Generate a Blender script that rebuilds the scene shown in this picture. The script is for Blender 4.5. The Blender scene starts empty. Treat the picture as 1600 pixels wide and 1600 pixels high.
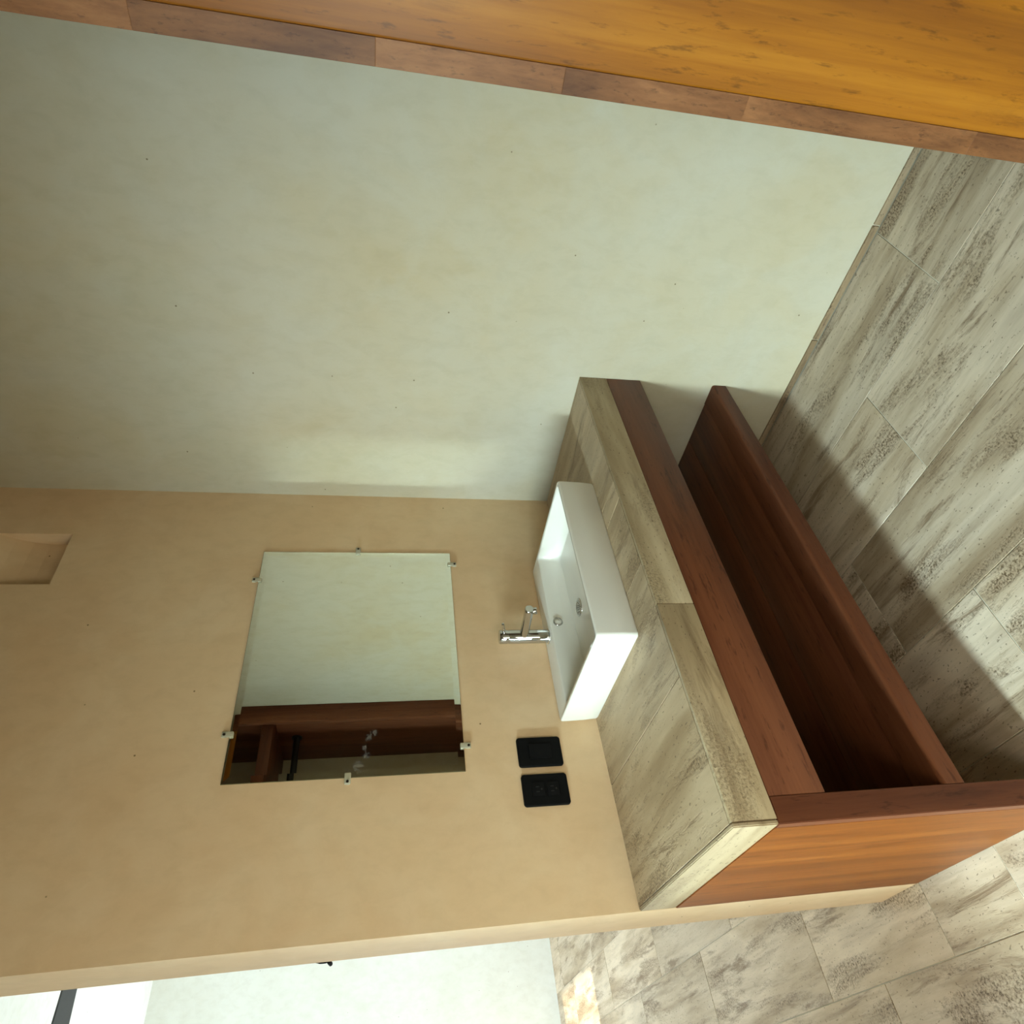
import bpy, bmesh, math, random
from mathutils import Vector, Matrix
random.seed(7)
S = bpy.context.scene
COL = S.collection

# ------------------------------------------------------------------ camera
CAM = (-1.9635, -1.8907, 1.5371)
RIGHT = Vector((-0.12139889, -0.15175947, -0.98093393))
DOWN = Vector((-0.70965777, 0.70422979, -0.02112464))
FWD = Vector((0.69400876, 0.69356288, -0.19319))
cd = bpy.data.cameras.new('camera')
cd.sensor_width = 36.0
cd.lens = 36.0 * 1024.4316 / 1600.0
cd.clip_start = 0.02
cam = bpy.data.objects.new('camera', cd)
COL.objects.link(cam)
up = -DOWN
back = -FWD
cam.matrix_world = Matrix(((RIGHT.x, up.x, back.x, CAM[0]),
                           (RIGHT.y, up.y, back.y, CAM[1]),
                           (RIGHT.z, up.z, back.z, CAM[2]),
                           (0, 0, 0, 1)))
S.camera = cam

# ------------------------------------------------------------------ light
S.view_settings.view_transform = 'Standard'
S.view_settings.look = 'None'
S.view_settings.gamma = 1.0
S.view_settings.use_curve_mapping = False
S.view_settings.exposure = 0.0
S.cycles.blur_glossy = 0.0
S.cycles.caustics_reflective = True
S.cycles.sample_clamp_indirect = 60.0

W = bpy.data.worlds.new('sky')
S.world = W
W.use_nodes = True
bgn = W.node_tree.nodes['Background']
bgn.inputs[0].default_value = (0.62, 0.80, 0.95, 1)
bgn.inputs[1].default_value = 0.9

def area(name, loc, rot, sx, sy, power, color, spread=180):
    l = bpy.data.lights.new(name, 'AREA')
    l.shape = 'RECTANGLE'
    l.size = sx; l.size_y = sy
    l.energy = power; l.color = color
    l.spread = math.radians(spread)
    o = bpy.data.objects.new(name, l)
    COL.objects.link(o)
    o.location = loc; o.rotation_euler = rot
    return o

PX = math.radians(90)
# daylight in the openings and added fill: an area light facing +x (rotation about y by -90 deg: -z -> +x)
FACE_PX = (0, -PX, 0)       # local x becomes world z, local y stays y
TILT = (0, -math.radians(90 - 30), 0)
area('daylight_slot_window', (-4.27, -0.75, 1.70), TILT, 1.3, 0.26, 55, (0.72, 1.0, 1.08), 88)
area('fill_front', (-4.27, -1.80, 1.55), TILT, 1.0, 0.7, 11, (0.84, 1.0, 0.98), 100)  # added ambient fill from the front left, no known window
area('warm_fill_rear', (-3.2, -2.22, 1.05), (math.radians(90), 0, math.radians(-12)), 0.9, 2.0, 27, (1.0, 0.95, 0.80), 150)  # added warm fill to brighten the mirror wall, no known doorway
area('daylight_bedroom_door', (-4.28, 4.1, 1.05), FACE_PX, 2.0, 0.95, 185, (0.80, 1.0, 1.18), 150)
sl = bpy.data.lights.new('sun', 'SUN')
sl.energy = 10.0; sl.angle = math.radians(0.53); sl.color = (1.0, 0.97, 0.80)
so = bpy.data.objects.new('sun', sl)
COL.objects.link(so)
so.rotation_euler = Vector((math.cos(math.radians(34)), 0.0, -math.sin(math.radians(34)))).to_track_quat('-Z', 'Y').to_euler()

# ------------------------------------------------------------------ helpers
def T(v):
    return v if isinstance(v, Vector) else Vector(v)

def bx(bm, x0, y0, z0, x1, y1, z1, bev=0.0, seg=2):
    r = bmesh.ops.create_cube(bm, size=1)
    vs = r['verts']
    for v in vs:
        v.co = Vector((x0 + (v.co.x + .5) * (x1 - x0), y0 + (v.co.y + .5) * (y1 - y0), z0 + (v.co.z + .5) * (z1 - z0)))
    if bev:
        es = list({e for v in vs for e in v.link_edges})
        bmesh.ops.bevel(bm, geom=es, offset=bev, segments=seg, affect='EDGES', profile=0.5)
    return bm

def tube(bm, a, b, r0, r1=None, n=32, caps=True, bev=0):
    a, b = T(a), T(b); r1 = r0 if r1 is None else r1
    d = b - a; L = d.length
    q = d.to_track_quat('Z', 'Y').to_matrix().to_4x4()
    q.translation = (a + b) / 2
    res = bmesh.ops.create_cone(bm, cap_ends=caps, segments=n, radius1=r0, radius2=r1, depth=L, matrix=q)
    if bev:
        es = [e for e in {e for v in res['verts'] for e in v.link_edges}
              if len(e.link_faces) == 2 and e.calc_face_angle(0) > 1.0]
        bmesh.ops.bevel(bm, geom=es, offset=bev, segments=2, affect='EDGES', profile=0.5)
    return bm

def lathe(bm, prof, M=Matrix.Identity(4), n=32):
    rings = []
    for r, z in prof:
        rings.append([bm.verts.new(M @ Vector((r * math.cos(2 * math.pi * k / n), r * math.sin(2 * math.pi * k / n), z))) for k in range(n)])
    for a, b in zip(rings, rings[1:]):
        for k in range(n):
            bm.faces.new((a[k], a[(k + 1) % n], b[(k + 1) % n], b[k]))
    bm.faces.new(rings[0][::-1]); bm.faces.new(rings[-1])
    return bm

def prism(bm, pts, axis, a, b):
    """polygon pts (2-D) extruded along axis from a to b. axis x: pts=(y,z); y: (x,z); z: (x,y)"""
    def P(p, h):
        return {'x': (h, p[0], p[1]), 'y': (p[0], h, p[1]), 'z': (p[0], p[1], h)}[axis]
    A = [bm.verts.new(P(p, a)) for p in pts]; B = [bm.verts.new(P(p, b)) for p in pts]
    bm.faces.new(A); bm.faces.new(B[::-1])
    n = len(pts)
    for k in range(n):
        bm.faces.new((A[k], B[k], B[(k + 1) % n], A[(k + 1) % n]))
    bmesh.ops.recalc_face_normals(bm, faces=bm.faces[:])
    return bm

def obj(name, bm, m, parent=None, smooth=None, loc=None):
    me = bpy.data.meshes.new(name)
    bmesh.ops.recalc_face_normals(bm, faces=bm.faces[:])
    if loc is not None:
        bmesh.ops.translate(bm, vec=-T(loc), verts=bm.verts[:])
    bm.to_mesh(me); bm.free()
    if m: me.materials.append(m)
    if smooth is not None:
        me.polygons.foreach_set('use_smooth', [True] * len(me.polygons))
        try: me.set_sharp_from_angle(angle=math.radians(smooth))
        except Exception: pass
    o = bpy.data.objects.new(name, me)
    COL.objects.link(o)
    if loc is not None: o.location = loc
    if parent: o.parent = parent
    if parent and loc is None: pass
    return o

def box(name, c, m, parent=None, bev=0.0, seg=2):
    """box object; mesh origin at its own centre so that textures differ; parent roots sit at the world origin"""
    x0, y0, z0, x1, y1, z1 = c
    bm = bmesh.new(); bx(bm, *c, bev=bev, seg=seg)
    ctr = Vector(((x0 + x1) / 2, (y0 + y1) / 2, (z0 + z1) / 2))
    o = obj(name, bm, m, None, 40 if bev else None, ctr)
    if parent:
        o.parent = parent
        o.location = ctr - wloc(parent)
    return o

def wloc(o):
    v = Vector(o.location); p = o.parent
    while p: v += Vector(p.location); p = p.parent
    return v

def child(name, bm, m, parent, smooth=30):
    o = obj(name, bm, m, None, smooth, None)
    o.parent = parent; o.location = -wloc(parent)
    return o

def thing(name, label, cat, loc, group=None):
    o = bpy.data.objects.new(name, None); COL.objects.link(o)
    o.empty_display_size = .05
    o.location = loc; o['label'] = label; o['category'] = cat
    if group: o['group'] = group
    return o

def struct(name, bm, m):
    o = obj(name, bm, m); o['kind'] = 'structure'; return o

# ------------------------------------------------------------------ materials
def srgb(r, g, b):
    f = lambda c: (c / 255 / 12.92) if c / 255 <= .04045 else ((c / 255 + .055) / 1.055) ** 2.4
    return (f(r), f(g), f(b), 1)

class NT:
    def __init__(s, name):
        s.m = bpy.data.materials.new(name); s.m.use_nodes = True
        s.t = s.m.node_tree; s.b = s.t.nodes['Principled BSDF']
    def n(s, typ, **k):
        nd = s.t.nodes.new(typ)
        for a, v in k.items(): setattr(nd, a, v)
        return nd
    def l(s, a, b): s.t.links.new(a, b)
    def coords(s, scale=(1, 1, 1), rnd=False, rot=(0, 0, 0)):
        tc = s.n('ShaderNodeTexCoord')
        mp = s.n('ShaderNodeMapping'); mp.inputs['Scale'].default_value = scale; mp.inputs['Rotation'].default_value = rot
        if rnd:
            oi = s.n('ShaderNodeObjectInfo')
            mu = s.n('ShaderNodeVectorMath', operation='MULTIPLY_ADD')
            cx = s.n('ShaderNodeCombineXYZ')
            for i, f in enumerate((37.0, 61.0, 23.0)):
                mm = s.n('ShaderNodeMath', operation='MULTIPLY'); mm.inputs[1].default_value = f
                s.l(oi.outputs['Random'], mm.inputs[0]); s.l(mm.outputs[0], cx.inputs[i])
            mu.inputs[1].default_value = (1, 1, 1)
            s.l(tc.outputs['Object'], mu.inputs[0]); s.l(cx.outputs[0], mu.inputs[2])
            s.l(mu.outputs[0], mp.inputs[0]); s.oi = oi
        else:
            s.l(tc.outputs['Object'], mp.inputs[0])
        return mp.outputs[0]
    def noise(s, vec, scale, detail=4, rough=.5, dist=0):
        nd = s.n('ShaderNodeTexNoise'); nd.inputs['Scale'].default_value = scale
        nd.inputs['Detail'].default_value = detail; nd.inputs['Roughness'].default_value = rough
        nd.inputs['Distortion'].default_value = dist
        s.l(vec, nd.inputs['Vector']); return nd.outputs['Fac']
    def ramp(s, fac, stops):
        r = s.n('ShaderNodeValToRGB'); e = r.color_ramp.elements
        while len(e) < len(stops): e.new(.5)
        for k, (p, c) in enumerate(stops):
            e[k].position = p; e[k].color = c if len(c) == 4 else (*c, 1)
        s.l(fac, r.inputs[0]); return r.outputs[0]
    def mix(s, fac, a, b, mode='MIX'):
        nd = s.n('ShaderNodeMix', data_type='RGBA', blend_type=mode)
        for i, v in ((0, fac), (6, a), (7, b)):
            if hasattr(v, 'is_output') or isinstance(v, bpy.types.NodeSocket): s.l(v, nd.inputs[i])
            else: nd.inputs[i].default_value = v
        return nd.outputs[2]
    def math(s, op, a, b=0.0):
        nd = s.n('ShaderNodeMath', operation=op)
        for i, v in ((0, a), (1, b)):
            if isinstance(v, bpy.types.NodeSocket): s.l(v, nd.inputs[i])
            else: nd.inputs[i].default_value = v
        return nd.outputs[0]
    def bump(s, h, strength, dist=.002):
        b = s.n('ShaderNodeBump'); b.inputs['Strength'].default_value = strength; b.inputs['Distance'].default_value = dist
        s.l(h, b.inputs['Height']); s.l(b.outputs[0], s.b.inputs['Normal'])
    def fin(s, rough=.5, metal=0, color=None, spec=None, coat=0, coatr=.1):
        b = s.b
        if isinstance(rough, bpy.types.NodeSocket): s.l(rough, b.inputs['Roughness'])
        else: b.inputs['Roughness'].default_value = rough
        b.inputs['Metallic'].default_value = metal
        if spec is not None: b.inputs['Specular IOR Level'].default_value = spec
        if coat: b.inputs['Coat Weight'].default_value = coat; b.inputs['Coat Roughness'].default_value = coatr
        if color is not None:
            if isinstance(color, bpy.types.NodeSocket): s.l(color, b.inputs['Base Color'])
            else: b.inputs['Base Color'].default_value = color
        return s.m

def plain(name, c, rough=.5, metal=0, spec=None, coat=0):
    n = NT(name); v = n.coords((1, 1, 1)); f = n.noise(v, 60, 3)
    r = n.math('MULTIPLY_ADD', f, .08); 
    r.node.inputs[2].default_value = rough - .04
    return n.fin(r, metal, c, spec, coat)

def plaster(name, base, alt, light):
    n = NT(name); v = n.coords()
    big = n.noise(v, 1.3, 5, .55, .3)
    mid = n.noise(v, 4.5, 6, .62, .6)
    fine = n.noise(n.coords((1, 1, .6)), 20, 6, .62, .3)
    c = n.mix(n.ramp(big, [(.32, (0, 0, 0)), (.68, (1, 1, 1))]), base, alt)
    c = n.mix(n.math('MULTIPLY', n.ramp(mid, [(.44, (0, 0, 0)), (.76, (1, 1, 1))]), .40), c, light)
    dk = n.ramp(fine, [(.34, (.90, .885, .86)), (.56, (1, 1, 1))])
    c = n.mix(.55, c, dk, 'MULTIPLY')
    # tiny pin holes
    vo = n.n('ShaderNodeTexVoronoi'); vo.inputs['Scale'].default_value = 9; n.l(v, vo.inputs['Vector'])
    pin = n.ramp(vo.outputs['Distance'], [(.018, (.35, .3, .22)), (.03, (1, 1, 1))])
    c = n.mix(1.0, c, pin, 'MULTIPLY')
    n.bump(n.math('ADD', n.math('MULTIPLY', mid, 1.0), n.math('MULTIPLY', fine, .35)), .12, .003)
    return n.fin(.62, 0, c, .25)

M_PLASTER = plaster('polished_plaster', srgb(186, 177, 156), srgb(184, 168, 136), srgb(192, 187, 170))
M_PLASTER_WARMLIT = plaster('warm_lit_polished_plaster', srgb(226, 197, 156), srgb(218, 184, 142), srgb(234, 212, 176))  # same plaster as above, warm bounce light put into the colour
M_PLASTER_CEIL = plaster('darkened_ceiling_plaster', srgb(132, 124, 104), srgb(122, 112, 92), srgb(146, 138, 118))  # unseen ceiling, toned dark to cut bounce onto the upper walls
M_PLASTER_WHITE = plaster('white_plaster', srgb(224, 224, 216), srgb(218, 217, 206), srgb(232, 232, 226))

def travertine(name, axis='y', tint=(1, 1, 1), vein=1.0):
    n = NT(name)
    st = {'y': (1, .16, 1), 'x': (.16, 1, 1)}[axis]
    v = n.coords(st, True); vf = n.coords((1, 1, 1), True); vm = n.coords({'y': (1, .42, 1), 'x': (.42, 1, 1)}[axis], True)
    e = {'y': lambda t: (1, t, 1), 'x': lambda t: (t, 1, 1)}[axis]
    a = n.noise(v, 6.5, 6, .55, .35)
    b = n.noise(n.coords(e(.10), True), 24, 9, .68, .25)
    patch = n.noise(n.coords(e(.22), True), 7.5, 9, .70, .35)
    grain = n.noise(vf, 150, 5, .7)
    seam = n.noise(n.coords(e(.14), True), 15, 8, .7, .5)
    t = tint
    C = lambda r, g, b_: (srgb(r, g, b_)[0] * t[0], srgb(r, g, b_)[1] * t[1], srgb(r, g, b_)[2] * t[2], 1)
    c = n.ramp(a, [(.30, C(150, 134, 108)), (.43, C(176, 163, 138)), (.55, C(198, 188, 166)), (.70, C(176, 166, 146))])
    c2 = n.ramp(b, [(.34, (.60, .55, .48)), (.49, (.98, .97, .95)), (.66, (1.12, 1.12, 1.10))])
    c = n.mix(.60 * vein, c, c2, 'MULTIPLY')
    # rough pitted seams
    gr = n.ramp(grain, [(.40, C(84, 68, 46)), (.60, C(172, 154, 126))])
    pm = n.ramp(patch, [(.52, (0, 0, 0)), (.61, (1, 1, 1))])
    gate = n.ramp(grain, [(.42, (1, 1, 1)), (.62, (.25, .25, .25))])
    c = n.mix(n.math('MULTIPLY', n.math('MULTIPLY', pm, gate), .95 * vein), c, gr)
    sm = n.ramp(seam, [(.57, (0, 0, 0)), (.66, (1, 1, 1))])
    c = n.mix(n.math('MULTIPLY', sm, .75 * vein), c, C(112, 92, 66))
    # scattered small pits, denser in the seams
    sp = n.noise(n.coords(e(.55), True), 150, 2, .5)
    c = n.mix(n.math('MULTIPLY', n.ramp(sp, [(.655, (0, 0, 0)), (.70, (1, 1, 1))]), .65), c, C(84, 70, 50))
    hv = n.n('ShaderNodeHueSaturation'); hv.inputs['Saturation'].default_value = 1
    val = n.math('MULTIPLY_ADD', n.oi.outputs['Random'], .24); val.node.inputs[2].default_value = .87
    n.l(val, hv.inputs['Value']); n.l(c, hv.inputs['Color'])
    hgt = n.math('SUBTRACT', n.math('MULTIPLY', b, .4), n.math('MULTIPLY', pm, n.math('SUBTRACT', 1.0, grain)))
    n.bump(n.math('SUBTRACT', hgt, n.math('MULTIPLY', sm, .4)), .7, .0022)
    return n.fin(.48, 0, hv.outputs['Color'], .35)

M_TILE = travertine('travertine_floor_tile', 'y', (1.10, 1.00, .97))
M_TILE_TOP = travertine('travertine_counter_tile', 'y', (.95, .80, .66), .8)
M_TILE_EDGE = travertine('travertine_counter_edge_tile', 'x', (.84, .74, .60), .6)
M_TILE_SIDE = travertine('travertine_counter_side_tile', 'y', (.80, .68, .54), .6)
M_SKIRT = travertine('travertine_skirting_tile', 'y', (.62, .50, .40), 1.2)
M_GROUT = plain('pale_grout', srgb(205, 198, 178), .8)
M_CORE = plain('mortar_bed', srgb(150, 140, 118), .9)

def wood(name, axis, c0, c1, c2, rough=.35, scale=1.0, coat=.0, fleck=.5, k=.05):
    n = NT(name)
    st = {'x': (k, 1, 1), 'y': (1, k, 1), 'z': (1, 1, k)}[axis]
    v = n.coords(st, True)
    a = n.noise(v, 7 * scale, 6, .6, .8)
    b = n.noise(v, 70 * scale, 8, .65, .2)
    f = lambda t: {'x': (t, 1, 1), 'y': (1, t, 1), 'z': (1, 1, t)}[axis]
    d = n.noise(n.coords(f(.12 + k), True), 85 * scale, 5, .65, .2)       # short pores
    w = n.noise(n.coords(f(.10 + k), True), 12 * scale, 8, .70, .4)       # dark streaks
    c = n.ramp(a, [(.30, c0), (.50, c1), (.70, c2)])
    c = n.mix(.6, c, n.ramp(b, [(.32, (.70, .62, .55)), (.55, (1, 1, 1)), (.75, (1.10, 1.10, 1.08))]), 'MULTIPLY')
    dk = (c0[0] * .26, c0[1] * .24, c0[2] * .24, 1)
    c = n.mix(n.math('MULTIPLY', n.ramp(w, [(.58, (0, 0, 0)), (.70, (1, 1, 1))]), .85 * fleck), c, dk)
    c = n.mix(n.math('MULTIPLY', n.ramp(d, [(.58, (0, 0, 0)), (.68, (1, 1, 1))]), fleck), c, dk)
    val = n.math('MULTIPLY_ADD', n.oi.outputs['Random'], .20); val.node.inputs[2].default_value = .90
    hv = n.n('ShaderNodeHueSaturation'); n.l(val, hv.inputs['Value']); n.l(c, hv.inputs['Color'])
    n.bump(n.math('SUBTRACT', b, d), .15, .001)
    return n.fin(rough, 0, hv.outputs['Color'], .22, coat, .15)

PO = (srgb(112, 62, 10), srgb(146, 88, 12), srgb(166, 108, 26))
M_WOOD_Z = wood('tropical_wood_upright', 'z', *PO, rough=.42)
M_WOOD_X = wood('tropical_wood_lengthwise', 'x', *PO, rough=.42)
M_WOOD_EDGE = wood('tropical_wood_end_grain', 'z', srgb(84, 50, 26), srgb(122, 78, 44), srgb(146, 98, 60), rough=.5, scale=1.7, fleck=.45, k=.25)
VA = (srgb(74, 36, 22), srgb(100, 56, 34), srgb(116, 68, 42))  # shaded copy of the wood, dimness of unlit faces put into the colour
M_SHADED_X = wood('shaded_wood_lengthwise', 'x', *VA, rough=.38)
M_SHADED_Z = wood('shaded_wood_upright', 'z', *VA, rough=.38)
M_LIT_SIDE = wood('lit_vanity_side_wood', 'z', srgb(88, 46, 12), srgb(120, 64, 16), srgb(136, 78, 24), rough=.42, fleck=.35)  # lit copy of the same wood, outer face's light put into the colour

M_CERAMIC = plain('white_glazed_ceramic', srgb(226, 221, 208), .10, 0, .5, .3)
M_CHROME = plain('chrome', (.56, .57, .57, 1), .06, 1)
M_CHROME_D = plain('brushed_drain_metal', (.42, .41, .38, 1), .25, 1)
M_BLACK = plain('matt_black_plastic', srgb(11, 11, 10), .8, 0, .12)
M_BLACK2 = plain('black_module', srgb(9, 9, 9), .65, 0, .14)
M_BLACK_METAL = plain('black_painted_steel', srgb(22, 22, 22), .4, 0, .4)
M_FAN = plain('dark_grey_blade', srgb(58, 62, 66), .5)
SMEARS = tuple((a - .02, b + .004, c) for a, b, c in ((-1.018, 1.559, .020), (-1.002, 1.544, .018), (-1.047, 1.572, .014), (-1.10, 1.588, .026), (-1.072, 1.566, .016), (-1.116, 1.617, .012)))
M_MIRROR = plain('mirror_silvering', (.86, .90, .84, 1), .04, 1)
nn = M_MIRROR.node_tree.nodes['Principled BSDF']
for lk in list(M_MIRROR.node_tree.links):
    if lk.to_socket == nn.inputs['Roughness']: M_MIRROR.node_tree.links.remove(lk)
nn.inputs['Roughness'].default_value = 0.0
# faint wiped smears on the glass: small dusty marks with their own shape
_t = M_MIRROR.node_tree; _n = _t.nodes
_g = _n.new('ShaderNodeNewGeometry'); _tc = _n.new('ShaderNodeTexCoord')
_acc = None
def _m(op, a, b):
    q = _n.new('ShaderNodeMath'); q.operation = op
    for i, v in ((0, a), (1, b)):
        if isinstance(v, bpy.types.NodeSocket): _t.links.new(v, q.inputs[i])
        else: q.inputs[i].default_value = v
    return q.outputs[0]
_ns = _n.new('ShaderNodeTexNoise'); _ns.inputs['Scale'].default_value = 160; _t.links.new(_tc.outputs['Object'], _ns.inputs['Vector'])
for (sx, sz, sr) in SMEARS:
    d = _n.new('ShaderNodeVectorMath'); d.operation = 'DISTANCE'; d.inputs[1].default_value = (sx, -.005, sz)
    _t.links.new(_tc.outputs['Object'], d.inputs[0])
    v = _m('MAXIMUM', _m('SUBTRACT', 1.0, _m('DIVIDE', d.outputs['Value'], sr)), 0.0)
    _acc = v if _acc is None else _m('MAXIMUM', _acc, v)
_f = _m('MINIMUM', _m('MULTIPLY', _m('MAXIMUM', _m('SUBTRACT', _m('ADD', _m('MULTIPLY', _acc, .35), _ns.outputs['Fac']), .66), 0.0), 1.2), .11)
_df = _n.new('ShaderNodeBsdfDiffuse'); _df.inputs[0].default_value = (.8, .78, .70, 1)
_mx = _n.new('ShaderNodeMixShader'); _out = [q for q in _n if q.type == 'OUTPUT_MATERIAL'][0]
_t.links.new(_f, _mx.inputs[0]); _t.links.new(nn.outputs[0], _mx.inputs[1]); _t.links.new(_df.outputs[0], _mx.inputs[2]); _t.links.new(_mx.outputs[0], _out.inputs[0])
M_MEDGE = plain('mirror_glass_edge', srgb(92, 84, 48), .3)
def clear(name):
    n = NT(name); n.b.inputs['Transmission Weight'].default_value = .35
    return n.fin(.2, 0, srgb(214, 208, 180))
M_CLIP = clear('clear_plastic_clip')
M_SCREW = plain('dark_screw', srgb(50, 42, 30), .4, .6)
M_WIN = plain('white_window_frame', srgb(225, 225, 220), .4)
M_TERRACE = plain('terrace_concrete', srgb(190, 185, 170), .8)

# ------------------------------------------------------------------ setting
CEIL = 3.255
bm = bmesh.new(); bx(bm, -4.5, -2.45, -.14, .15, 4.95, -.0025)
floor = struct('floor', bm, M_GROUT)

# floor tiles: planks running along y, columns 0.35 wide, staggered joints
cols = [(-.0085, -.355, -1.24), (-.355, -.705, -.85), (-.705, -1.05, -.42), (-1.05, -1.384, -.73),
        (-1.384, -1.733, .66), (-1.733, -2.08, .345), (-2.08, -2.43, -.15), (-2.43, -2.78, .2), (-2.78, -3.2, .5), (-3.2, -3.55, .1), (-3.55, -3.9, .7), (-3.9, -4.3, .4)]
G = .0014
LEN = .985
for (xa, xb, y0) in cols:
    js = [y0 + k * LEN for k in range(-4, 6)]
    if abs(xa + 1.384) < .01: js += [-.005]
    js = sorted(set(round(j, 4) for j in js))
    js = [-2.25] + [j for j in js if -2.20 < j < 4.75] + [4.8]
    for ya, yb in zip(js, js[1:]):
        box('floor_tile', (xb + G, ya + G, -.012, xa - G, yb - G, random.uniform(-.0004, .0004)), M_TILE, floor, .0008, 1)
bm = bmesh.new(); bx(bm, -4.5, -2.45, CEIL, .15, .19, CEIL + .12)
struct('ceiling', bm, M_PLASTER_CEIL)
bm = bmesh.new(); bx(bm, -4.5, .19, CEIL, .15, 4.95, CEIL + .12)
struct('ceiling_bedroom', bm, M_PLASTER_WHITE)

bm = bmesh.new(); bx(bm, 0, -2.45, -.14, .15, .02, CEIL)
struct('wall_right', bm, M_PLASTER)
bm = bmesh.new(); bx(bm, 0, .188, -.14, .15, 4.95, CEIL)
struct('wall_bedroom_right', bm, M_PLASTER_WHITE)
bm = bmesh.new(); bx(bm, -4.5, 4.8, -.14, .0, 4.95, CEIL)
struct('wall_far', bm, M_PLASTER_WHITE)
bm = bmesh.new()
bx(bm, -4.5, -2.45, -.14, -3.65, -2.25, CEIL); bx(bm, -3.65, -2.45, 2.05, -2.75, -2.25, CEIL); bx(bm, -2.75, -2.45, -.14, 0, -2.25, CEIL)  # doorway gap added for the rear fill lamp
struct('wall_front', bm, M_PLASTER)

# mirror wall with the scooped light recess
WX = -1.552; WT = .188
NX0, NX1, NZ0, NZ1, ND = -.454, -.229, 2.606, 2.845, .056
bm = bmesh.new()
bx(bm, WX, 0, -.0, NX0, WT, CEIL)
bx(bm, NX1, 0, 0, .0, WT, CEIL)
bx(bm, NX0, 0, 0, NX1, WT, NZ0)
bx(bm, NX0, 0, NZ1, NX1, WT, CEIL)
prism(bm, [(ND, NZ0), (ND, 2.69), (ND * .86, 2.74), (ND * .55, 2.79), (.0, NZ1), (WT, NZ1), (WT, NZ0)], 'x', NX0, NX1)
struct('wall_back', bm, M_PLASTER_WARMLIT)

# left wall of the washroom with the slot window and the added fill opening
bm = bmesh.new()
def wall_x(bm, x0, x1, ya, yb, z0, z1, holes):
    """wall slab with rectangular holes (y0,y1,z0,z1), disjoint in y"""
    y = ya
    for (h0, h1, g0, g1) in sorted(holes):
        if h0 > y: bx(bm, x0, y, z0, x1, h0, z1)
        if g0 > z0: bx(bm, x0, h0, z0, x1, h1, g0)
        if g1 < z1: bx(bm, x0, h0, g1, x1, h1, z1)
        y = h1
    if y < yb: bx(bm, x0, y, z0, x1, yb, z1)
wall_x(bm, -4.5, -4.3, -2.25, .5, -.14, CEIL, [(-.89, -.61, .95, 2.45), (-2.2, -1.4, .9, 2.2)])  # wider hole made up to go with the front fill lamp
struct('wall_left', bm, M_PLASTER)
bm = bmesh.new()
wall_x(bm, -4.5, -4.3, .5, 4.8, -.14, CEIL, [(3.60, 4.62, 0, 2.30)])
struct('wall_bedroom_left', bm, M_PLASTER_WHITE)
bm = bmesh.new(); bx(bm, -3.14, -.43, -.002, -3.02, 2.4, CEIL)  # added unseen stub, keeps direct light off the mirror wall's end face
struct('light_blocker_partition', bm, M_PLASTER_WHITE)
# added unseen wall outside, blocks the sun from every opening but the bedroom door
bm = bmesh.new(); bx(bm, -5.9, -3.0, -.14, -5.7, 3.55, 5.4)
struct('sun_blocker_outside', bm, M_PLASTER)
bm = bmesh.new(); bx(bm, -5.7, -3.0, -.14, -4.5, 6.0, -.02)
struct('terrace', bm, M_TERRACE)

# thin tile skirting along the right wall, in separate lengths
bb = bpy.data.objects.new('baseboard_right', None); COL.objects.link(bb); bb['kind'] = 'structure'
BBH = .022
for ya, yb in ((-1.665, -1.262), (-1.258, -.85), (-.846, -.32), (-.316, -.002)):
    box('skirting_tile', (-.006, ya, 0, .004, yb, BBH + random.uniform(-.001, .001)), M_SKIRT, bb, .001, 1)

# ------------------------------------------------------------------ vanity cabinet
H, TT = .85, .1007
LB, LF, D = -1.552, -1.563, .628
ZB = H - TT
van = thing('vanity_cabinet', 'reddish brown wooden vanity frame, open below, carrying the tiled counter', 'cabinet', (-.78, -.31, 0))
# side panel, slightly out of square like the photographed one
def skewbox(x_back, x_front, th, y0, y1, z0, z1, bev=.0015):
    bm = bmesh.new()
    vs = [bm.verts.new(p) for p in ((x_back, y1, z0), (x_front, y0, z0), (x_front + th, y0, z0), (x_back + th, y1, z0),
                                    (x_back, y1, z1), (x_front, y0, z1), (x_front + th, y0, z1), (x_back + th, y1, z1))]
    for f in ((0, 1, 2, 3), (4, 5, 6, 7), (0, 1, 5, 4), (1, 2, 6, 5), (2, 3, 7, 6), (3, 0, 4, 7)):
        bm.faces.new([vs[i] for i in f])
    bmesh.ops.recalc_face_normals(bm, faces=bm.faces[:])
    if bev: bmesh.ops.bevel(bm, geom=bm.edges[:], offset=bev, segments=2, affect='EDGES')
    return bm
p = child('side_panel', skewbox(LB - .0015, LF + .0005, .024, -D + .024, -.001, 0.002, ZB - .001), M_LIT_SIDE, van)
p['label'] = 'orange brown outer side panel with upright grain'
child('front_stile', skewbox(LF, LF, .055, -D, -D + .0235, .002, ZB - .001), M_SHADED_Z, van)
box('apron', (LF + .0555, -D, .618, -.001, -D + .024, ZB - .001), M_SHADED_X, van, .0015)
box('back_rail', (LB + .03, -.024, .618, -.001, -.001, ZB - .001), M_SHADED_X, van, .0015)
box('stile', (-.024, -D + .0245, .618, -.001, -.0245, ZB - .001), M_SHADED_Z, van, .001)
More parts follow.
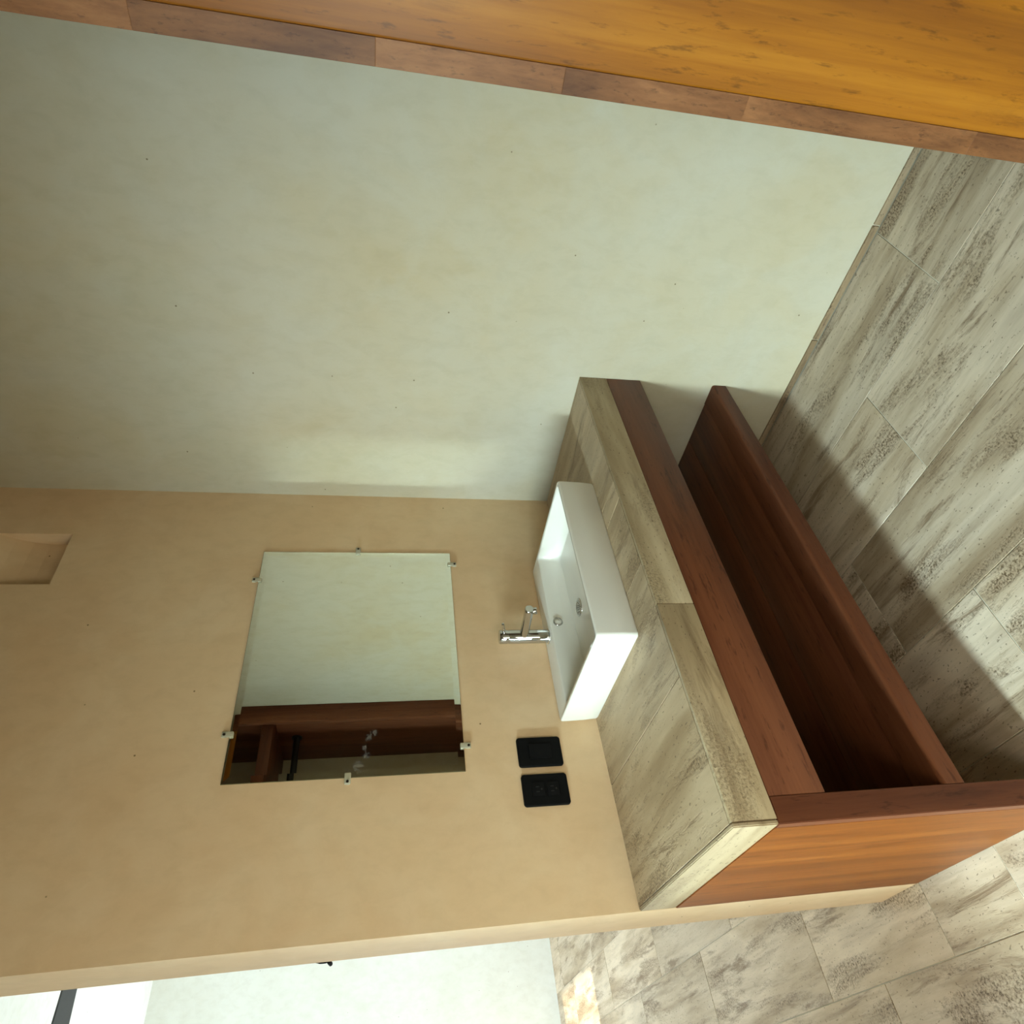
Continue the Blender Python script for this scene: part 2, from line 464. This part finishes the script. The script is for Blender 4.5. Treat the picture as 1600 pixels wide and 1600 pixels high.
# lower shelf: front lip with rounded top edge, and boards behind it
SZ0, SZ1 = .275, .329
lip = bmesh.new()
rr = .010
pts = [(-D, SZ0), (-D, SZ1 - rr)] + [(-D + rr - rr * math.cos(a), SZ1 - rr + rr * math.sin(a)) for a in [math.radians(15 * k) for k in range(1, 6)]] + \
      [(-D + rr, SZ1), (-D + .085, SZ1), (-D + .085, SZ0)]
prism(lip, pts, 'x', LF + .0555, -.001)
child('shelf_lip', lip, M_SHADED_X, van)
yb = -D + .0862
for k in range(3):
    w = (-.003 - yb) / (3 - k) if False else .179
    box('shelf_board', (LF + .0555, yb, SZ1 - .030, -.001, min(yb + w, -.002), SZ1 - .0015), M_SHADED_X, van, .0015)
    yb += w + .0015

# ------------------------------------------------------------------ tiled counter
ctr = thing('countertop', 'beige travertine tiled counter slab with mitred edge tiles under the basin', 'countertop', (-.78, -.31, ZB))
bm = skewbox(LB + .011, LF + .011, 1.0, -D + .011, -.001, ZB + .0005, H - .0105, 0)
for v in bm.verts:
    if v.co.x > -1: v.co.x = -.001
o = child('mortar_core', bm, M_GROUT, ctr)
def xl(y): return LB + (LF - LB) * (-y / D)
def top_tile(x0, x1, y0=-D + .0112, y1=-.001, skew=False):
    bm = bmesh.new()
    a0 = x0 if not skew else xl(y0) + .0104
    a1 = x0 if not skew else xl(y1) + .0104
    vs = [bm.verts.new(q) for q in ((a0, y0, H - .010), (x1, y0, H - .010), (x1, y1, H - .010), (a1, y1, H - .010),
                                    (a0, y0, H), (x1, y0, H), (x1, y1, H), (a1, y1, H))]
    for f in ((3, 2, 1, 0), (4, 5, 6, 7), (0, 1, 5, 4), (1, 2, 6, 5), (2, 3, 7, 6), (3, 0, 4, 7)):
        bm.faces.new([vs[i] for i in f])
    bmesh.ops.bevel(bm, geom=bm.edges[:], offset=.0008, segments=1, affect='EDGES')
    c = Vector(((x0 + x1) / 2, (y0 + y1) / 2, H))
    o = obj('top_tile', bm, M_TILE_TOP, None, 30, c); o.parent = ctr; o.location = c - wloc(ctr)
    return o
g = .0011
for a, b in ((-.545, -.001), (-.62, -.545), (-.875, -.62), (-1.22, -.875)):
    top_tile(a + g, b - (g if b < -.01 else 0))
top_tile(-1.55, -1.22 - g, skew=True)
for a, b in ((LF + .011, -1.018 - .0006), (-1.018 + .0006, -.001)):
    box('edge_tile', (a, -D, ZB, b, -D + .010, H - .0003), M_TILE_EDGE, ctr, .0012, 2)
bm = skewbox(LB, LF, .010, -D, -.001, ZB, H, .0022)
c = child('edge_tile', bm, M_TILE_SIDE, ctr)

# ------------------------------------------------------------------ basin
BX0, BX1, BY0, BY1, BZ0, BZ1 = -1.016, -.397, -.483, -.004, H + .0005, .9718
bas = thing('basin', 'white rectangular ceramic vessel basin standing on the tiled counter', 'basin', ((BX0 + BX1) / 2, (BY0 + BY1) / 2, H))
def rrect(x0, y0, x1, y1, r, z, n=6, tilt=0):
    P = []
    for (cx, cy, a0) in ((x1 - r, y1 - r, 0), (x0 + r, y1 - r, 90), (x0 + r, y0 + r, 180), (x1 - r, y0 + r, 270)):
        for k in range(n + 1):
            a = math.radians(a0 + 90 * k / n)
            P.append((cx + r * math.cos(a), cy + r * math.sin(a), z))
    return P
def loft(bm, rings):
    R_ = [[bm.verts.new(q) for q in ring] for ring in rings]
    n = len(R_[0])
    for a, b in zip(R_, R_[1:]):
        for k in range(n): bm.faces.new((a[k], a[(k + 1) % n], b[(k + 1) % n], b[k]))
    bm.faces.new(R_[0][::-1]); bm.faces.new(R_[-1])
bm = bmesh.new()
def off(d, z, r): return rrect(BX0 + d, BY0 + d, BX1 - d, BY1 - d, r, z)
IX0, IX1, IY0, IY1 = BX0 + .015, BX1 - .015, BY0 + .015, -.100
def inn(d, z, r): return rrect(IX0 + d, IY0 + d, IX1 - d, IY1 - d, r, z)
rings = [off(.007, BZ0, .010), off(.004, BZ0 + .006, .012), off(.001, BZ0 + .05, .014), off(0, BZ1 - .006, .014), off(.0012, BZ1 - .0022, .013), off(.004, BZ1, .010),
         inn(-.003, BZ1, .014), inn(-.0008, BZ1 - .0015, .012), inn(.0005, BZ1 - .005, .012), inn(.006, .925, .014), inn(.012, .899, .018), inn(.017, .892, .022), inn(.028, .889, .03), inn(.10, .8875, .04)]
loft(bm, rings)
child('bowl', bm, M_CERAMIC, bas, 35)
# drain: flange + dark recessed cup + perforated plate
DX, DY, DZ = -.697, -.182, .8880
bm = bmesh.new()
Mx = Matrix.Translation((DX, DY, DZ))
lathe(bm, [(.031, -.001), (.031, .0008), (.029, .0022), (.025, .0022), (.0235, .0006), (.0, .0005)][:5], Mx, 36)
dr = child('drain', bm, M_CHROME, bas, 40)
bm = bmesh.new()
tube(bm, (DX, DY, DZ + .0006), (DX, DY, DZ + .0012), .0232, n=32)
for a in range(3):
    for k in range(6 + 0 * a):
        an = 2 * math.pi * (k + .5 * a) / 6; r = .007 + .006 * a
        tube(bm, (DX + r * math.cos(an), DY + r * math.sin(an), DZ + .0012), (DX + r * math.cos(an), DY + r * math.sin(an), DZ + .0026), .0018, n=8)
child('drain_grid', bm, M_CHROME_D, bas, 40)
bm = bmesh.new()
OV = Vector((-.699, -.1035, .9445))
lathe(bm, [(.017, -.004), (.017, .002), (.0155, .0034), (.0125, .0034), (.0115, .0015)], Matrix.Translation(OV) @ Matrix.Rotation(math.radians(90), 4, 'X'), 32)
child('overflow_ring', bm, M_CHROME, bas, 40)
bm = bmesh.new()
lathe(bm, [(.0112, .0), (.0112, .0018), (.009, .0026)], Matrix.Translation(OV) @ Matrix.Rotation(math.radians(90), 4, 'X'), 24)
child('overflow_cover', bm, M_CERAMIC, bas, 40)

# ------------------------------------------------------------------ faucet
FX, FY = -.722, -.052
fa = thing('basin_faucet', 'chrome single lever faucet on the back ledge of the basin', 'faucet', (FX, FY, BZ1))
bm = bmesh.new()
Mf = Matrix.Translation((FX, FY, BZ1))
lathe(bm, [(.0265, .0002), (.0265, .003), (.0235, .0045), (.0235, .1385), (.0225, .1400)], Mf, 40)
child('body', bm, M_CHROME, fa, 40)
bm = bmesh.new()
lathe(bm, [(.0215, .1395), (.0215, .1425), (.0235, .1432), (.0235, .169), (.0215, .1715), (.017, .1722)], Mf, 40)
hd = child('lever_cap', bm, M_CHROME, fa, 40)
bm = bmesh.new()
tube(bm, (FX, FY - .018, BZ1 + .157), (FX - .002, FY - .078, BZ1 + .170), .0052, .0046, 16, bev=.0008)
child('lever', bm, M_CHROME, hd, 40)
bm = bmesh.new()
# spout: flattened rounded bar leaving the body slightly upward
n = 24; rings = []
p0 = Vector((FX, FY - .008, BZ1 + .088)); p1 = Vector((FX, FY - .158, BZ1 + .094))
for t in (0, .04, .5, .94, .985, 1.0):
    c = p0.lerp(p1, t); s = {.985: .96, 1.0: .84}.get(t, 1)
    ring = []
    for k in range(n):
        a = 2 * math.pi * k / n
        ca, sa = math.cos(a), math.sin(a)
        ring.append((c.x + .0155 * s * math.copysign(abs(ca) ** .75, ca), c.y, c.z + .0145 * s * math.copysign(abs(sa) ** .75, sa)))
    rings.append(ring)
loft(bm, rings)
child('spout', bm, M_CHROME, fa, 40)
bm = bmesh.new()
tube(bm, (FX, FY - .144, BZ1 + .086), (FX, FY - .148, BZ1 + .068), .0115, .0110, 28, bev=.0012)
ae = child('aerator', bm, M_CHROME, fa, 40)

# ------------------------------------------------------------------ wall mirror
MX0, MX1, MZ0, MZ1 = -1.153, -.307, 1.283, 1.957
mi = thing('wall_mirror', 'large frameless wall mirror held by small clear clips above the basin', 'mirror', ((MX0 + MX1) / 2, 0, (MZ0 + MZ1) / 2))
bm = bmesh.new(); bx(bm, MX0, -.0042, MZ0, MX1, -.0008, MZ1)
child('mirror_back', bm, M_MEDGE, mi, None)
bm = bmesh.new()
bv = .020; yo, yi = -.0044, -.0060
co = [(MX0 + .0006, yo, MZ0 + .0006), (MX1 - .0006, yo, MZ0 + .0006), (MX1 - .0006, yo, MZ1 - .0006), (MX0 + .0006, yo, MZ1 - .0006)]
ci = [(MX0 + bv, yi, MZ0 + bv), (MX1 - bv, yi, MZ0 + bv), (MX1 - bv, yi, MZ1 - bv), (MX0 + bv, yi, MZ1 - bv)]
A = [bm.verts.new(q) for q in co]; B = [bm.verts.new(q) for q in ci]
Bk = [bm.verts.new((q[0], -.0042, q[2])) for q in co]
bm.faces.new(B)
for k in range(4):
    bm.faces.new((A[k], A[(k + 1) % 4], B[(k + 1) % 4], B[k]))
    bm.faces.new((A[k], Bk[k], Bk[(k + 1) % 4], A[(k + 1) % 4]))
bm.faces.new(Bk)
child('mirror_glass', bm, M_MIRROR, mi, None)
for (cx, cz, dx, dz) in ((-.303, 1.624, 1, 0), (-.365, 1.278, 0, -1), (-.44, 1.962, 0, 1), (-1.01, 1.962, 0, 1), (-1.077, 1.278, 0, -1), (-1.157, 1.619, -1, 0)):
    bm = bmesh.new()
    w, l = .009, .016
    if dx: bx(bm, cx - l, -.0105, cz - w, cx + l, -.0065, cz + w, .002)
    else: bx(bm, cx - w, -.0105, cz - l, cx + w, -.0065, cz + l, .002)
    ex, ez = cx + dx * .009, cz + dz * .009
    bx(bm, ex - .006, -.0065, ez - .006, ex + .006, -.0005, ez + .006) if True else None
    cl = child('mirror_clip', bm, M_CLIP, mi, 30)
    bm = bmesh.new(); tube(bm, (ex, -.0102, ez), (ex, -.0122, ez), .0042, .0036, 14)
    child('screw', bm, M_SCREW, cl, 30)

# ------------------------------------------------------------------ switch and socket plates
def plate(name, label, x0, x1, z0, z1, kind):
    t = thing(name, label, 'switch' if kind == 's' else 'socket', ((x0 + x1) / 2, 0, (z0 + z1) / 2))
    bm = bmesh.new()
    R1 = lambda d, y: [(q[0], y, q[1]) for q in [(a[0], a[1]) for a in rrect(x0 + d, z0 + d, x1 - d, z1 - d, .009, 0)]]
    loft(bm, [R1(0, -.0005), R1(0, -.006), R1(.0012, -.0085), R1(.004, -.0095), R1(.0055, -.0095)])
    child('cover_plate', bm, M_BLACK, t, 40)
    xm = (x0 + x1) / 2; zm = (z0 + z1) / 2
    if kind == 's':
        bm = bmesh.new()
        prism(bm, [(-.0094, zm - .034), (-.0120, zm - .034), (-.0112, zm), (-.0140, zm + .034), (-.0094, zm + .034)], 'x', xm - .022, xm + .022)
        child('rocker', bm, M_BLACK2, t, 20)
    else:
        for dz in (-.022, .022):
            bm = bmesh.new()
            bx(bm, xm - .021, -.0112, zm + dz - .019, xm + .021, -.0094, zm + dz + .019, .002)
            f = child('outlet', bm, M_BLACK2, t, 30)
            bm = bmesh.new()
            for dx in (-.007, .007):
                bx(bm, xm + dx - .0012, -.0116, zm + dz - .002, xm + dx + .0012, -.0111, zm + dz + .008)
            tube(bm, (xm, -.0111, zm + dz - .009), (xm, -.0116, zm + dz - .009), .0028, n=12)
            child('slots', bm, M_BLACK_METAL, f, 30)
plate('light_switch', 'black rounded wall plate nearest the basin, with a rocker switch', -1.152, -1.0605, .985, 1.122, 's')
plate('wall_socket', 'black rounded wall plate nearest the wall end, with two outlets', -1.267, -1.175, .984, 1.122, 'o')

# ------------------------------------------------------------------ wardrobe beside the camera
WXL, WYF, WYB, WZ = -.900, -1.672, -2.249, 2.62
wr = thing('wardrobe', 'golden brown wooden open wardrobe close at the right of the washroom', 'wardrobe', (-.45, -1.96, 0))
o = box('side_panel', (WXL - .0035, WYB, .002, WXL + .022, -1.706, WZ), M_WOOD_Z, wr, .0035, 3)
o['label'] = 'golden outer side panel with dark grain flecks'
# front stile of the left side, edge laminated from short pieces
zs = [.002, .62, 1.02, 1.30, 1.56, 1.86, 2.10, WZ]
for a, b in zip(zs, zs[1:]):
    bm = bmesh.new(); bx(bm, WXL, -1.7055, a, WXL + .10, WYF, b, .0004, 1)
    c = Vector((WXL + .05, -1.69, (a + b) / 2))
    q = obj('front_stile', bm, M_WOOD_EDGE, None, 30, c); q.parent = wr; q.location = c - wloc(wr)
box('front_stile', (-.102, -1.7055, .002, -.001, WYF, WZ), M_SHADED_Z, wr, .002)  # right stile, panel and shelf: same wardrobe wood, shade put into the colour
box('side_panel', (-.060, WYB, .002, -.036, -1.7065, WZ), M_SHADED_Z, wr, .0015)
box('shelf', (WXL + .023, WYB, 2.110, -.061, -1.700, 2.172), M_SHADED_X, wr, .002)
box('top_rail', (WXL + .101, -1.7055, WZ - .12, -.103, WYF, WZ), M_WOOD_X, wr, .002)
box('top_board', (WXL + .023, WYB, WZ - .03, -.061, -1.7065, WZ), M_WOOD_X, wr, .002)
box('bottom_board', (WXL + .023, WYB, .08, -.061, -1.7065, .11), M_WOOD_X, wr, .002)
box('plinth', (WXL + .101, -1.7055, .002, -.103, WYF - .001, .10), M_WOOD_X, wr, .002)
bm = bmesh.new(); tube(bm, (WXL + .030, -1.95, 2.008), (-.066, -1.95, 2.008), .0185, n=24)
rod = child('hanging_rod', bm, M_BLACK_METAL, wr, 40)
for a, b in ((-.0605, -.067), (WXL + .0225, WXL + .029)):
    bm = bmesh.new(); tube(bm, (a, -1.95, 2.008), (b, -1.95, 2.008), .030, n=24)
    child('flange', bm, M_BLACK_METAL, wr, 40)

# ------------------------------------------------------------------ bedroom beyond the opening
fan = thing('ceiling_fan', 'dark grey ceiling fan blade under the bright bedroom ceiling', 'fan', (-2.02, 2.10, CEIL))
FZ = 2.90
bm = bmesh.new(); lathe(bm, [(.06, CEIL - .001 - FZ), (.06, CEIL - .03 - FZ), (.014, CEIL - .05 - FZ), (.014, .10), (.09, .07), (.10, .02), (.10, -.02), (.06, -.05), (.02, -.055)],
                        Matrix.Translation((-2.02, 2.10, FZ)), 28)
child('motor', bm, M_FAN, fan, 40)
for k in range(3):
    a = math.radians(-4 + 120 * k)
    bm = bmesh.new()
    prism(bm, [(.09, -.03), (.20, -.085), (.60, -.070), (.86, -.055), (.89, -.03), (.89, .03), (.86, .055), (.60, .070), (.20, .085), (.09, .03)], 'z', -.004, .004)
    bmesh.ops.transform(bm, matrix=Matrix.Translation((-2.02, 2.10, FZ)) @ Matrix.Rotation(a, 4, 'Z') @ Matrix.Rotation(math.radians(-11), 4, 'X'), verts=bm.verts[:])
    child('blade', bm, M_FAN, fan, 30)

# short loose cable end behind the wall end
cab = thing('cable_stub', 'short black cable end sticking out behind the end of the mirror wall', 'cable', (-1.545, .19, 1.66))
bm = bmesh.new()
pts = [Vector((-1.545, .187, 1.69)), Vector((-1.547, .200, 1.686)), Vector((-1.549, .209, 1.674)), Vector((-1.549, .210, 1.660)), Vector((-1.547, .208, 1.650))]
for a, b in zip(pts, pts[1:]): tube(bm, a, b, .0022, n=8)
child('wire', bm, M_BLACK, cab, 40)
bm = bmesh.new(); tube(bm, (-1.549, .196, 1.652), (-1.551, .224, 1.647), .0055, n=12, bev=.001)
child('connector', bm, M_BLACK, cab, 40)

bpy.context.view_layer.update()
